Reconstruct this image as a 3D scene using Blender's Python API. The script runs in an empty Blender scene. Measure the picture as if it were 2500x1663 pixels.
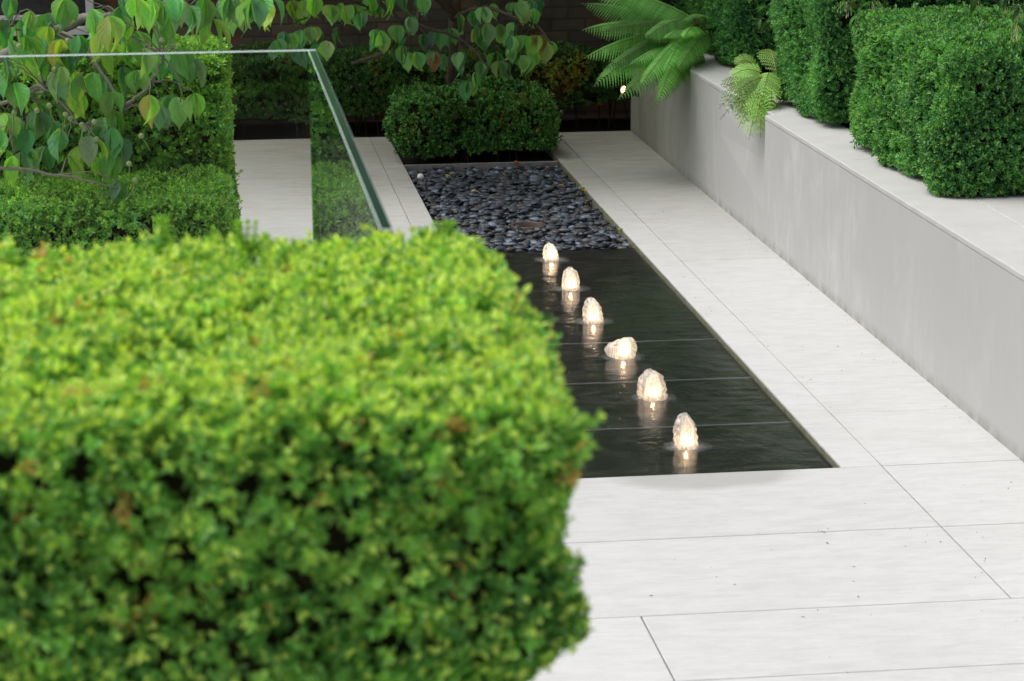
import bpy, bmesh, math, random
import numpy as np
from mathutils import Vector, Matrix
random.seed(7); rng = np.random.default_rng(11)
sc = bpy.context.scene
C = sc.collection

# ------------------------------------------------------------------ camera
H = 2.25
cr = Vector((0.99201351, -0.12601167, -0.00550022)); cu = Vector((0.0343096, 0.22762241, 0.97314484)); cf = Vector((0.12137563, 0.96556154, -0.23012792))
cam = bpy.data.cameras.new('camera'); camo = bpy.data.objects.new('camera', cam); C.objects.link(camo)
camo.matrix_world = Matrix(((cr.x, cu.x, -cf.x, 0), (cr.y, cu.y, -cf.y, 0), (cr.z, cu.z, -cf.z, H), (0, 0, 0, 1)))
cam.sensor_width = 36.0; cam.lens = 6012.11/2500*36; cam.clip_start = .1; cam.clip_end = 500
cam.dof.use_dof = True; cam.dof.focus_distance = 9.8; cam.dof.aperture_fstop = 9.5
sc.camera = camo
# ------------------------------------------------------------------ light
SUN_EL, SUN_AZ = math.radians(64), math.radians(-75)      # azimuth measured from +Y towards +X
w = bpy.data.worlds.new("World"); sc.world = w; w.use_nodes = True
nt = w.node_tree; bg = nt.nodes['Background']
sky = nt.nodes.new('ShaderNodeTexSky'); sky.sky_type = 'NISHITA'; sky.sun_disc = False
sky.sun_elevation = SUN_EL; sky.sun_rotation = SUN_AZ; sky.dust_density = 4; sky.air_density = 1
hs = nt.nodes.new('ShaderNodeHueSaturation'); hs.inputs['Saturation'].default_value = .22
nt.links.new(sky.outputs[0], hs.inputs['Color']); nt.links.new(hs.outputs[0], bg.inputs['Color'])
bg.inputs['Strength'].default_value = .15
sl = bpy.data.lights.new('sun', 'SUN'); sl.energy = 1.0; sl.angle = math.radians(40); sl.color = (1, .975, .94)
so = bpy.data.objects.new('sun', sl); C.objects.link(so)
sd = Vector((math.sin(SUN_AZ)*math.cos(SUN_EL), math.cos(SUN_AZ)*math.cos(SUN_EL), math.sin(SUN_EL)))
so.rotation_euler = sd.to_track_quat('Z', 'Y').to_euler(); so.location = sd*30
sc.view_settings.view_transform = 'Standard'; sc.view_settings.look = 'None'
sc.view_settings.exposure = 0.45; sc.view_settings.gamma = 1
sc.cycles.max_bounces = 10; sc.cycles.transparent_max_bounces = 24; sc.cycles.transmission_bounces = 8
sc.cycles.sample_clamp_indirect = 6

# ------------------------------------------------------------------ helpers
def link(o, parent=None):
    C.objects.link(o)
    if parent: o.parent = parent
    return o
def tag(o, label=None, cat=None, group=None, kind=None):
    if label: o['label'] = label
    if cat: o['category'] = cat
    if group: o['group'] = group
    if kind: o['kind'] = kind
    return o
def thing(name, label, cat, loc=(0, 0, 0), group=None):
    o = bpy.data.objects.new(name, None); o.location = loc; o.empty_display_size = .1
    link(o); return tag(o, label, cat, group)
def obj(name, me, mat, parent=None, keep=True):
    """link mesh (given in world coordinates) as an object; under a parent it is shifted to the parent's space"""
    if isinstance(me, bmesh.types.BMesh):
        m = bpy.data.meshes.new(name); me.to_mesh(m); me.free(); me = m
    for mm in (mat if isinstance(mat, (list, tuple)) else [mat]): me.materials.append(mm)
    if parent is not None and keep: me.transform(Matrix.Translation(-Vector(parent.matrix_basis.translation)))
    o = bpy.data.objects.new(name, me); return link(o, parent)
def box(bm, x0, x1, y0, y1, z0, z1, bev=0, mi=0, seg=1):
    r = bmesh.ops.create_cube(bm, size=1)
    vs = r['verts']
    for v in vs: v.co = Vector(((x0+x1)/2+v.co.x*(x1-x0), (y0+y1)/2+v.co.y*(y1-y0), (z0+z1)/2+v.co.z*(z1-z0)))
    fs = set(f for v in vs for f in v.link_faces)
    for f in fs: f.material_index = mi
    if bev:
        es = list(set(e for v in vs for e in v.link_edges))
        bmesh.ops.bevel(bm, geom=es, offset=bev, segments=seg, profile=.5, affect='EDGES')
def tube(bm, pts, rad, seg=8, jit=0.):
    pts = [Vector(p) for p in pts]; n = len(pts); rings = []
    if not hasattr(rad, '__len__'): rad = [rad]*n
    up = Vector((.13, .21, .97))
    for i, p in enumerate(pts):
        t = (pts[min(i+1, n-1)]-pts[max(i-1, 0)]).normalized()
        a = t.cross(up);  a = a.normalized() if a.length > .05 else t.orthogonal().normalized()
        b = t.cross(a).normalized()
        rings.append([bm.verts.new(p+(a*math.cos(2*math.pi*k/seg)+b*math.sin(2*math.pi*k/seg))*rad[i]*(1+random.uniform(-jit, jit))) for k in range(seg)])
    for i in range(n-1):
        for k in range(seg):
            f = bm.faces.new((rings[i][k], rings[i][(k+1) % seg], rings[i+1][(k+1) % seg], rings[i+1][k])); f.smooth = True
    bm.faces.new(rings[0][::-1]); bm.faces.new(rings[-1])
def spline(pts, n=6, wob=0.):
    pts = [Vector(p) for p in pts]; out = []
    for i in range(len(pts)-1):
        p0 = pts[max(i-1, 0)]; p1 = pts[i]; p2 = pts[i+1]; p3 = pts[min(i+2, len(pts)-1)]
        for k in range(n):
            t = k/n
            q = .5*((2*p1)+(p2-p0)*t+(2*p0-5*p1+4*p2-p3)*t*t+(3*p1-p0-3*p2+p3)*t**3)
            out.append(q+Vector([random.uniform(-wob, wob) for _ in range(3)]))
    out.append(pts[-1]); return out
class N:
    """tiny node helper"""
    def __init__(s, name):
        s.m = bpy.data.materials.new(name); s.m.use_nodes = True; s.t = s.m.node_tree; s.t.nodes.clear()
        s.out = s.t.nodes.new('ShaderNodeOutputMaterial')
    def n(s, typ, **kw):
        nd = s.t.nodes.new(typ)
        for k, v in kw.items():
            if k.startswith('_'): setattr(nd, k[1:], v)
            else:
                key = k.replace('__', ' ')
                i = nd.inputs[int(key[1:])] if key[0] == 'i' and key[1:].isdigit() else nd.inputs[key]
                if hasattr(v, 'is_linked') or isinstance(v, bpy.types.NodeSocket): s.t.links.new(v, i)
                else: i.default_value = v
        return nd
    def ln(s, a, b): s.t.links.new(a, b)
    def coord(s, scale=(1, 1, 1), kind='Object'):
        tc = s.n('ShaderNodeTexCoord'); mp = s.n('ShaderNodeMapping', Vector=tc.outputs[kind]); mp.inputs['Scale'].default_value = scale
        return mp.outputs[0]
    def noise(s, vec, scale, detail=4, rough=.55, dist=0):
        return s.n('ShaderNodeTexNoise', Vector=vec, Scale=scale, Detail=detail, Roughness=rough, Distortion=dist).outputs['Fac']
    def ramp(s, fac, stops, interp='LINEAR'):
        r = s.n('ShaderNodeValToRGB', Fac=fac); cr_ = r.color_ramp; cr_.interpolation = interp
        while len(cr_.elements) < len(stops): cr_.elements.new(.5)
        for e, (p, c) in zip(cr_.elements, stops):
            e.position = p; e.color = (c, c, c, 1) if not hasattr(c, '__len__') else (*c, 1)
        return r.outputs[0]
    def mix(s, a, b, fac, mode='MIX'):
        m = s.n('ShaderNodeMix', _data_type='RGBA', _blend_type=mode)
        for sock, v in ((m.inputs[0], fac), (m.inputs[6], a), (m.inputs[7], b)):
            if isinstance(v, bpy.types.NodeSocket): s.ln(v, sock)
            else: sock.default_value = v if not hasattr(v, '__len__') or len(v) == 4 else (*v, 1)
        return m.outputs[2]
    def math(s, op, a, b=0.):
        m = s.n('ShaderNodeMath', _operation=op)
        for i, v in enumerate((a, b)):
            if isinstance(v, bpy.types.NodeSocket): s.ln(v, m.inputs[i])
            else: m.inputs[i].default_value = v
        return m.outputs[0]
    def bump(s, h, strength=.3, dist=.01):
        return s.n('ShaderNodeBump', Height=h, Strength=strength, Distance=dist).outputs[0]
    def pbr(s, col, rough=.6, normal=None, spec=.5, **kw):
        p = s.n('ShaderNodeBsdfPrincipled')
        for k, v in (('Base Color', col), ('Roughness', rough), ('Specular IOR Level', spec), ('Normal', normal)):
            if v is None: continue
            if isinstance(v, bpy.types.NodeSocket): s.ln(v, p.inputs[k])
            else: p.inputs[k].default_value = (*v, 1) if hasattr(v, '__len__') and len(v) == 3 else v
        for k, v in kw.items(): p.inputs[k.replace('__', ' ')].default_value = v
        return p.outputs[0]
    def done(s, sh): s.ln(sh, s.out.inputs['Surface']); return s.m
def simple(name, col, rough=.6, spec=.4, metal=0., nz=0., nscale=20):
    k = N(name); v = k.coord()
    n1 = k.noise(v, nscale, 5)
    c = k.mix([x*(1-nz) for x in col], [min(1, x*(1+nz)) for x in col], n1)
    return k.done(k.pbr(c, rough, k.bump(n1, .25, .004), spec, Metallic=metal))

# ------------------------------------------------------------------ materials
def mat_limestone():
    k = N('pale_limestone'); v = k.coord((1, 1, 1))
    at = k.n('ShaderNodeAttribute', _attribute_name='tone').outputs['Fac']
    vs = k.coord((1.6, 9, 1)); big = k.noise(k.coord(), 1.6, 4, .6)
    st = k.noise(vs, 5, 7, .65, .6); fine = k.noise(k.coord((6, 22, 1)), 9, 4, .7)
    c = k.mix((.500, .495, .484), (.566, .562, .553), k.ramp(st, [(.35, 0), (.62, 1)]))
    c = k.mix(c, (.455, .45, .435), k.math('MULTIPLY', k.ramp(fine, [(.5, 0), (.72, 1)]), .28))
    c = k.mix(c, (.44, .43, .405), k.math('MULTIPLY', k.ramp(big, [(.5, 0), (.75, 1)]), .45))
    mo = k.ramp(k.noise(k.coord((3, 7, 1)), 2.2, 9, .72), [(.47, 0), (.56, 1)]); c = k.mix(c, k.mix(c, (.915, .915, .92), 1, 'MULTIPLY'), mo)
    spk = k.noise(v, 130, 2, .5); c = k.mix(c, (.16, .15, .13), k.math('MULTIPLY', k.ramp(spk, [(.71, 0), (.76, 1)]), .55))
    pit = k.noise(k.coord((20, 60, 1)), 4, 3, .7); c = k.mix(c, (.33, .31, .28), k.math('MULTIPLY', k.ramp(pit, [(.63, 0), (.72, 1)]), .55))
    c = k.mix(c, k.mix((.44, .44, .435), (.64, .642, .64), at), .30)
    # world position masks: wet patch by the pool's near end, leaf-litter stain and olive darkening towards the far end
    g = k.n('ShaderNodeNewGeometry').outputs['Position']; sx = k.n('ShaderNodeSeparateXYZ', Vector=g)
    X, Y = sx.outputs[0], sx.outputs[1]; wob = k.math('MULTIPLY', k.math('SUBTRACT', k.noise(v, 7, 5, .6), .5), .9)
    ex = k.math('DIVIDE', k.math('SUBTRACT', X, 1.56), .34); ey = k.math('DIVIDE', k.math('SUBTRACT', Y, 7.5), .2)
    d = k.math('ADD', k.math('ADD', k.math('MULTIPLY', ex, ex), k.math('MULTIPLY', ey, ey)), wob)
    wet = k.ramp(d, [(.55, 1), (1.0, 0)])
    c = k.mix(c, (.40, .395, .38), k.math('MULTIPLY', wet, .75))
    mr = k.n('ShaderNodeMapRange', Value=Y); mr.inputs[1].default_value = 10.5; mr.inputs[2].default_value = 14.7
    far_dark = k.math('MULTIPLY', mr.outputs[0], k.ramp(k.noise(k.coord((1, 3, 1)), 4, 5, .65), [(.25, .55), (.7, 1)]))
    c = k.mix(c, (.26, .25, .18), k.math('MULTIPLY', far_dark, .85))
    rs = k.math('MULTIPLY', mr.outputs[0], k.ramp(k.noise(k.coord((3, 9, 1)), 2.3, 4, .6), [(.55, 0), (.66, 1)]))
    c = k.mix(c, (.42, .20, .13), k.math('MULTIPLY', rs, .5))
    return k.done(k.pbr(c, k.mix((.72,)*3, (.42,)*3, wet), k.bump(k.math('ADD', st, fine), .12, .003), .35))
def mat_render():
    k = N('grey_render'); st = k.noise(k.coord((1, 2.6, .8)), 3.2, 7, .66, .5); dr = k.noise(k.coord((1, 2.4, .8)), 3.4, 9, .72, .5)
    big = k.noise(k.coord((1, 1, 1)), 1.3, 4, .55); pt = k.noise(k.coord((1, 1, .7)), 2.1, 5, .6, .4)
    c = k.mix((.445, .440, .43), (.48, .475, .463), big)
    g0_ = k.n('ShaderNodeNewGeometry').outputs['Position']; sy_ = k.n('ShaderNodeSeparateXYZ', Vector=g0_).outputs[1]
    far_ = k.n('ShaderNodeMapRange', Value=sy_, i1=7.3, i2=9.6, i3=.12, i4=1.).outputs[0]
    c = k.mix(c, (.58, .575, .56), k.math('MULTIPLY', k.math('MULTIPLY', k.ramp(dr, [(.45, 0), (.68, 1)]), k.ramp(pt, [(.46, 0), (.60, 1)])), k.math('MULTIPLY', far_, .9)))
    c = k.mix(c, (.40, .398, .385), k.math('MULTIPLY', k.ramp(st, [(.28, 1), (.48, 0)]), k.math('MULTIPLY', far_, .4)))
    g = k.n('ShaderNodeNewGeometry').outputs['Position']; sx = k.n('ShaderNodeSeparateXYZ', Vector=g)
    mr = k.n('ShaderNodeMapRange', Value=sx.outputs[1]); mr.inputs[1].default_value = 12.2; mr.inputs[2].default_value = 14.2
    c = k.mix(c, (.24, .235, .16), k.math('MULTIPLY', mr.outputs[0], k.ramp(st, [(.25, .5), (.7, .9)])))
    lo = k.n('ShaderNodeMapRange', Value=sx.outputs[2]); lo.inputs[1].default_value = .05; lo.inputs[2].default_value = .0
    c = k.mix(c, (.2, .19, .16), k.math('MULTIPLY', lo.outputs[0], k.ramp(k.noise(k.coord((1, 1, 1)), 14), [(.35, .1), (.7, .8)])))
    return k.done(k.pbr(c, .85, k.bump(k.noise(k.coord(), 90, 5, .7), .15, .002), .25))
M = {}
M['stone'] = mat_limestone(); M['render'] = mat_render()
M['joint'] = simple('dark_joint', (.16, .15, .13), .95, .1, 0, .4, 60)
M['soil'] = simple('dark_soil', (.022, .017, .012), .95, .15, 0, .6, 40)
def mat_leaf(name, rough=.42, trans=.35, spec=.45, tcol=(1.25, 1.3, .35), vein=False):
    k = N(name); c = k.n('ShaderNodeVertexColor', _layer_name='Col').outputs[0]
    nrm = None; cc = c
    if vein:
        uv = k.n('ShaderNodeUVMap', _uv_map='UV').outputs[0]; s = k.n('ShaderNodeSeparateXYZ', Vector=uv)
        au = k.math('ABSOLUTE', k.math('SUBTRACT', s.outputs[0], .5)); vv = s.outputs[1]
        ph = k.math('MULTIPLY', k.math('SUBTRACT', vv, k.math('MULTIPLY', k.math('POWER', au, .8), .75)), 38.)
        side = k.math('SINE', ph); sv = k.ramp(side, [(.80, 0), (1, 1)])
        mid = k.ramp(au, [(.0, 1), (.035, 0)])
        nz = k.noise(k.n('ShaderNodeMapping', Vector=uv).outputs[0], 5, 4, .6)
        cc = k.mix(c, k.mix(c, (.5, .5, .5), 1, 'MULTIPLY'), k.math('MULTIPLY', k.ramp(nz, [(.45, 0), (.8, 1)]), .5))
        lite = k.mix(c, (.30, .42, .12), .45)
        cc = k.mix(cc, lite, k.math('MAXIMUM', k.math('MULTIPLY', sv, .35), k.math('MULTIPLY', mid, .9)))
        nrm = k.bump(k.math('ADD', side, k.math('MULTIPLY', mid, -2.)), .35, .0015)
    p = k.pbr(cc, rough, nrm, spec)
    tr = k.n('ShaderNodeBsdfTranslucent', Color=k.mix(cc, (*tcol, 1), 1, 'MULTIPLY')).outputs[0]
    mx = k.n('ShaderNodeMixShader', Fac=trans, i1=p, i2=tr).outputs[0]
    return k.done(mx)
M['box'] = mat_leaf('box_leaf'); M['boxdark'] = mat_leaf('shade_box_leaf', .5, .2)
M['cornus'] = mat_leaf('dogwood_leaf', .42, .42, .4, (1.3, 1.4, .4), True)
M['fern'] = mat_leaf('fern_leaf', .55, .4, .3)
k = N('twig_mass'); a = k.noise(k.coord(), 60, 5, .7); M['twigs'] = k.done(k.pbr(k.mix((.012, .012, .006), (.045, .04, .02), a), .95, k.bump(a, .8, .02), .1))
M['bark'] = simple('grey_bark', (.20, .18, .15), .9, .15, 0, .5, 45)
M['stem'] = simple('dark_stem', (.035, .028, .02), .9, .1, 0, .4, 30)
M['darkbark'] = simple('dark_bark', (.06, .048, .035), .9, .15, 0, .6, 30)

# ------------------------------------------------------------------ leaf machinery
def unit(a): return a/np.maximum(np.linalg.norm(a, axis=-1, keepdims=True), 1e-9)
def mesh_np(name, V, F, col=None, uv=None, smooth=False):
    """V (n,3), F (m,4) quads"""
    me = bpy.data.meshes.new(name); nf = len(F); kk = F.shape[1]
    me.vertices.add(len(V)); me.vertices.foreach_set('co', V.astype(np.float32).ravel())
    me.loops.add(nf*kk); me.loops.foreach_set('vertex_index', F.astype(np.int32).ravel())
    me.polygons.add(nf); me.polygons.foreach_set('loop_start', np.arange(0, nf*kk, kk, dtype=np.int32))
    me.polygons.foreach_set('use_smooth', np.full(nf, smooth))
    me.update(calc_edges=True)
    if col is not None:
        at = me.color_attributes.new('Col', 'FLOAT_COLOR', 'POINT')
        at.data.foreach_set('color', np.concatenate([col, np.ones((len(col), 1))], 1).astype(np.float32).ravel())
    if uv is not None:
        ul = me.uv_layers.new(name='UV'); ul.data.foreach_set('uv', uv[F.ravel()].astype(np.float32).ravel())
    return me
def simple_leaves(name, P, D, Nn, L, W, col, fold=.25, droop=.15):
    """six-vertex folded leaves; P base, D direction, Nn leaf normal, L length, W full width"""
    D = unit(D); S = unit(np.cross(D, Nn)); U = np.cross(S, D); L = L[:, None]; W = W[:, None]
    n = len(P)
    def pt(v, u, z): return P+D*L*v+S*W*u*.5+U*(z*W-droop*L*v*v)
    V = np.stack([pt(0, 0, 0), pt(.32, -.92, fold), pt(.72, -.72, fold*.9), pt(1, 0, 0), pt(.72, .72, fold*.9), pt(.32, .92, fold)], 1).reshape(-1, 3)
    b = (np.arange(n)*6)[:, None]
    F = np.concatenate([b+np.array([[0, 3, 2, 1]]), b+np.array([[0, 5, 4, 3]])], 1).reshape(-1, 4)
    return mesh_np(name, V, F, np.repeat(col, 6, 0))
def waves(P, freq, k=9, seed=3):
    r = np.random.default_rng(seed); out = np.zeros(len(P))
    for i in range(k):
        d = unit(r.normal(size=(1, 3)))[0]; out += np.sin(P@d*freq*r.uniform(.6, 1.7)+r.uniform(0, 6.28))
    return out/math.sqrt(k)
def rbox_sample(n, lo, hi, rad, faces, lump=.02, lfreq=14, seed=0):
    r = np.random.default_rng(seed+100); lo = np.array(lo); hi = np.array(hi); s = hi-lo
    area = {'x': s[1]*s[2], 'X': s[1]*s[2], 'y': s[0]*s[2], 'Y': s[0]*s[2], 'Z': s[0]*s[1], 'z': s[0]*s[1]}
    out = []; tot = sum(area[f] for f in faces); ref = 0
    for f in faces:
        m = max(1, int(n*area[f]/tot)); p = lo+r.random((m, 3))*s; ax = 'xyz'.index(f.lower())
        p[:, ax] = hi[ax] if f.isupper() else lo[ax]; out.append(p)
    p = np.concatenate(out); inner = np.clip(p, lo+rad, hi-rad); nn = unit(p-inner)
    q = inner+nn*rad; q = q+nn*(waves(q, lfreq, 9, seed)*lump)[:, None]
    return q, nn, tot
def box_foliage(name, lo, hi, rad, faces, dens, leaf, pal, lump=.018, lfreq=13, gap=-1.25, seed=0, tip=None, tipfrac=.5, up=.25, pairs=4, wild=.02, rusty=False, fs=1.):
    """clipped box foliage: many short shoots, each with pairs of small leaves. pal: list of (rgb, weight)"""
    r = np.random.default_rng(seed+7)
    lo = np.array(lo, float); hi = np.array(hi, float)
    s = hi-lo; area = sum({'x': s[1]*s[2], 'y': s[0]*s[2], 'z': s[0]*s[1]}[f.lower()] for f in faces)
    q, nn, _ = rbox_sample(int(dens*area), lo, hi, rad, faces, lump, lfreq, seed)
    g = waves(q, 55*fs, 9, seed+5)+.5*waves(q, 110*fs, 7, seed+6); keep = g > gap; q = q[keep]; nn = nn[keep]
    n = len(q)
    dep = r.random(n)**1.6*.035/fs; q = q-nn*dep[:, None]+r.normal(size=(n, 3))*.003/fs
    wl = r.random(n) < wild; q[wl] += nn[wl]*r.uniform(.005, .03, (wl.sum(), 1))/fs
    d = unit(nn+r.normal(size=(n, 3))*.42+np.array([0, 0, up]))
    a = unit(np.cross(d, r.normal(size=(n, 3)))); b = np.cross(d, a)
    cols = np.array([c for c, _ in pal]); wt = np.array([x for _, x in pal], float); wt /= wt.sum()
    clump = waves(q, 22*fs, 9, seed+9); pick = np.clip(np.searchsorted(np.cumsum(wt), np.clip(.5+.22*clump+r.normal(size=n)*.22, 0, .999)), 0, len(cols)-1)
    sc_ = cols[pick]*r.uniform(.78, 1.22, (n, 1))
    Ps, Ds, Ns, Ls, Cs = [], [], [], [], []
    for k_ in range(pairs):
        h = (k_-pairs+1)*leaf*.42; f = (k_+1)/pairs
        for sg in (-1, 1):
            ax = (a if k_ % 2 else b)*sg; al = math.radians(70-38*f)+r.normal(size=(n, 1))*.15
            dd = d*np.cos(al)+ax*np.sin(al)
            Ps.append(q+d*h+r.normal(size=(n, 3))*.001); Ds.append(dd); Ns.append(unit(d*np.sin(al)-ax*np.cos(al)+r.normal(size=(n, 3))*.25))
            Ls.append(leaf*r.uniform(.75, 1.2, n)*(1.05-.25*(f if k_ == pairs-1 else 0)))
            cc = sc_*(r.uniform(.85, 1.15, (n, 1)))
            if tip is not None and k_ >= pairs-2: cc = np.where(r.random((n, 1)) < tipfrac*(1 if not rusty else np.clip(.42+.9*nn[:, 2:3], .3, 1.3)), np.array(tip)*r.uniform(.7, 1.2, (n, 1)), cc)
            Cs.append(cc)
    if rusty:
        m_ = waves(q, 60*fs, 9, seed+40) > 1.3; Cs = [np.where(m_[:, None] & (r.random((n, 1)) < .5), np.array([.55, .36, .12]), c_) for c_ in Cs]
    P = np.concatenate(Ps); L = np.concatenate(Ls)
    return simple_leaves(name, P, np.concatenate(Ds), np.concatenate(Ns), L, L*r.uniform(.48, .62, len(L)), np.concatenate(Cs), .22, .12)
def core(lo, hi, rad, inset, seed=0, lump=.018, lfreq=13, cuts=14):
    bm = bmesh.new(); bmesh.ops.create_cube(bm, size=1)
    bmesh.ops.subdivide_edges(bm, edges=bm.edges[:], cuts=cuts, use_grid_fill=True)
    lo = np.array(lo, float); hi = np.array(hi, float)
    V = np.array([v.co[:] for v in bm.verts]); p = (lo+hi)/2+V*(hi-lo)
    inner = np.clip(p, lo+rad, hi-rad); nn = unit(p-inner); q = inner+nn*rad
    q = q+nn*(waves(q, lfreq, 9, seed)*lump-inset)[:, None]+rng.normal(size=q.shape)*.006
    for v, c in zip(bm.verts, q): v.co = c
    for f in bm.faces: f.smooth = True
    return bm
def hedge(name, label, group, lo, hi, rad, faces, dens, leaf, pal, mat='box', inset=.045, cat='hedge', stems=None, **kw):
    t = thing(name, label, cat, ((lo[0]+hi[0])/2, (lo[1]+hi[1])/2, lo[2] if stems is None else stems), group)
    obj('foliage', box_foliage('foliage', lo, hi, rad, faces, dens, leaf, pal, **kw), M[mat], t)
    obj('branches', core(lo, hi, rad, inset, kw.get('seed', 0), kw.get('lump', .018), kw.get('lfreq', 13)), M['twigs'], t)
    if stems is not None:
        for i in range(int((hi[0]-lo[0])*10)+3):
            bm = bmesh.new()
            x = random.uniform(lo[0]+.06, hi[0]-.06); y = random.uniform(lo[1]+.05, min(hi[1], lo[1]+.35))
            tube(bm, spline([(x, y, stems), (x+random.uniform(-.02, .02), y, (stems+lo[2])/2), (x+random.uniform(-.05, .05), y+random.uniform(-.03, .03), lo[2]+.08)], 3, .003), random.uniform(.003, .006), 5)
            obj('stem', bm, M['stem'], t)
    return t

# ================================================================== SETTING
# ---- ground under everything, planting soil
bm = bmesh.new(); box(bm, -60, 60, -40, 80, -.5, -.12); tag(obj('ground', bm, M['soil']), kind='structure')
bm = bmesh.new(); box(bm, -8, 2.62, -6, 14.92, -.119, -.016); 
# cut-outs for pool and beds are made by building the base in strips
bm.free(); bm = bmesh.new()
X0, X1 = 1.125, 2.02
for a in ((-8, X0-.002, -6, 14.90), (X1+.002, 2.62, -6, 14.90), (X0, X1, -6, 7.50)): box(bm, a[0], a[1], a[2], a[3], -.119, -.014)
tag(obj('paving_bed', bm, M['joint']), kind='structure')
# ---- paving slabs
bm = bmesh.new(); tl = bm.verts.layers.float.new('tone')
def slab(x0, x1, y0, y1, g=.0022):
    nb = len(bm.verts); box(bm, x0+g, x1-g, y0+g, y1-g, -.04, random.uniform(-.0006, .0006), .0016)
    bm.verts.ensure_lookup_table(); t = random.uniform(.35, .9)
    for v in bm.verts[nb:]: v[tl] = t
rows = [-6, -3, -.9, .3, 1.5, 2.7, 3.9, 4.8, 5.705, 6.19]
xs0 = [-8, -4.2, -1.9, .05, 1.124, 2.64]
for i in range(len(rows)-1):
    xs = xs0 if i % 2 == 1 else ([-8, -4.2, -1.9, .05, 1.124, 2.64] if i >= 7 else [-8, -3, -1, .6, 1.9, 2.64])
    for a, b in zip(xs[:-1], xs[1:]): slab(a, b, rows[i], rows[i+1])
for a, b in zip([-8, -4, -1.6, .25, 2.155], [-4, -1.6, .25, 2.155, 2.64]):      # two rows in front of the pool
    slab(a, b, 6.19, 6.845); slab(a, b, 6.845, 7.503)
for a, b in zip([7.503, 8.169, 10.9, 13.4], [8.169, 10.9, 13.4, 14.93]): slab(2.155, 2.64, a, b, .0018)
for a, b in zip([7.503, 9.75, 11.9, 13.2], [9.75, 11.9, 13.2, 14.93]):
    slab(X1, 2.155, a, b, .0012); slab(1.005, X0, a, b, .0012)
for j, (a, b) in enumerate(zip([7.503, 9, 10.5, 12.0, 13.5], [9, 10.5, 12, 13.5, 14.93])):
    for c, d in zip([-8, -3.4, -1.4, .10], [-3.4, -1.4, .10, 1.005]): slab(c, d, a, b, .0016)
tag(obj('paving', bm, M['stone']), kind='structure')
# ---- pool shell and tiles
k = N('black_granite'); sp = k.noise(k.coord(), 900, 2, .5); sw = k.noise(k.coord((1, 1.4, 1)), 3.5, 6, .62, 2.2)
gc = k.mix((.012, .012, .012), (.070, .068, .065), k.ramp(sw, [(.42, 0), (.72, 1)])); gc = k.mix(gc, (.12, .12, .12), k.ramp(sp, [(.62, 0), (.74, .6)]))
M['granite'] = k.done(k.pbr(gc, .35, None, .4))
bm = bmesh.new()
for a, b in ((7.512, 8.164), (8.172, 8.812), (8.820, 9.452), (9.460, 11.345)): box(bm, X0+.003, X1-.003, a, b, -.10, -.044, .001)
tag(obj('pool_floor', bm, M['granite']), kind='structure')
M['poolline'] = simple('pale_joint', (.26, .27, .29), .5, .4, 0, .3, 30)
bm = bmesh.new()
for yy in (8.168, 8.816, 9.456): box(bm, X0+.003, X1-.003, yy-.0038, yy+.0038, -.10, -.0305)
tag(obj('pool_joints', bm, M['poolline']), kind='structure')
k = N('mossy_kerb'); a = k.noise(k.coord((1, 1, 2)), 22, 5, .7); cc = k.mix((.22, .22, .17), (.13, .14, .07), k.ramp(a, [(.4, 0), (.65, 1)]))
M['moss'] = k.done(k.pbr(cc, .9, k.bump(a, .5, .004), .2))
bm = bmesh.new()
box(bm, X1-.002, X1+.003, 7.503, 13.86, -.115, -.006); box(bm, X0-.003, X0+.002, 7.503, 13.86, -.115, -.006)
tag(obj('pool_kerb', bm, M['moss']), kind='structure')
M['metal_dark'] = simple('dark_metal_edge', (.05, .055, .075), .35, .5, .6, .3, 20)
bm = bmesh.new(); box(bm, X0, X1-.002, 7.503, 7.509, -.10, -.026); box(bm, X0+.001, X1-.001, 11.347, 11.355, -.1, -.026)
tag(obj('pool_edging', bm, M['metal_dark']), kind='structure')
# ---- water
k = N('pool_water')
v1 = k.coord((1, 1.0, 1)); r1 = k.noise(v1, 45, 4, .6, .8); r2 = k.noise(v1, 7, 3, .5, .8)
g = k.n('ShaderNodeNewGeometry').outputs['Position']; hts = None
FY = [(1.584, 11.116), (1.577, 10.464), (1.574, 9.814), (1.591, 9.182), (1.592, 8.553), (1.585, 7.890)]
for fx, fy in FY:
    d = k.n('ShaderNodeVectorMath', _operation='DISTANCE', i0=g, i1=(fx, fy, -.03)).outputs['Value']
    rp = k.math('MULTIPLY', k.math('SINE', k.math('MULTIPLY', d, 190.)), k.math('POWER', 2.718, k.math('MULTIPLY', d, -9.)))
    hts = rp if hts is None else k.math('ADD', hts, rp)
hh = k.math('ADD', k.math('ADD', k.math('MULTIPLY', r1, .7), k.math('MULTIPLY', r2, 1.3)), k.math('MULTIPLY', hts, .22))
p = k.pbr((.93, .93, .93), .03, k.bump(hh, .36, .0045), .5); pn = p.node; pn.inputs['Transmission Weight'].default_value = 1; pn.inputs['IOR'].default_value = 1.33
M['water'] = k.done(p)
bm = bmesh.new(); bmesh.ops.create_grid(bm, x_segments=60, y_segments=240, size=.5)
for v in bm.verts: v.co = Vector(((X0+X1)/2+v.co.x*(X1-X0-.006), (7.511+11.346)/2+v.co.y*(11.346-7.511), -.022))
wv = np.array([v.co[:] for v in bm.verts]); hw = waves(wv, 60, 9, 4)*.0004
for v, h_ in zip(bm.verts, hw): v.co.z += h_
for f in bm.faces: f.smooth = True
tag(obj('pool_water', bm, M['water']), kind='structure')

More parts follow.
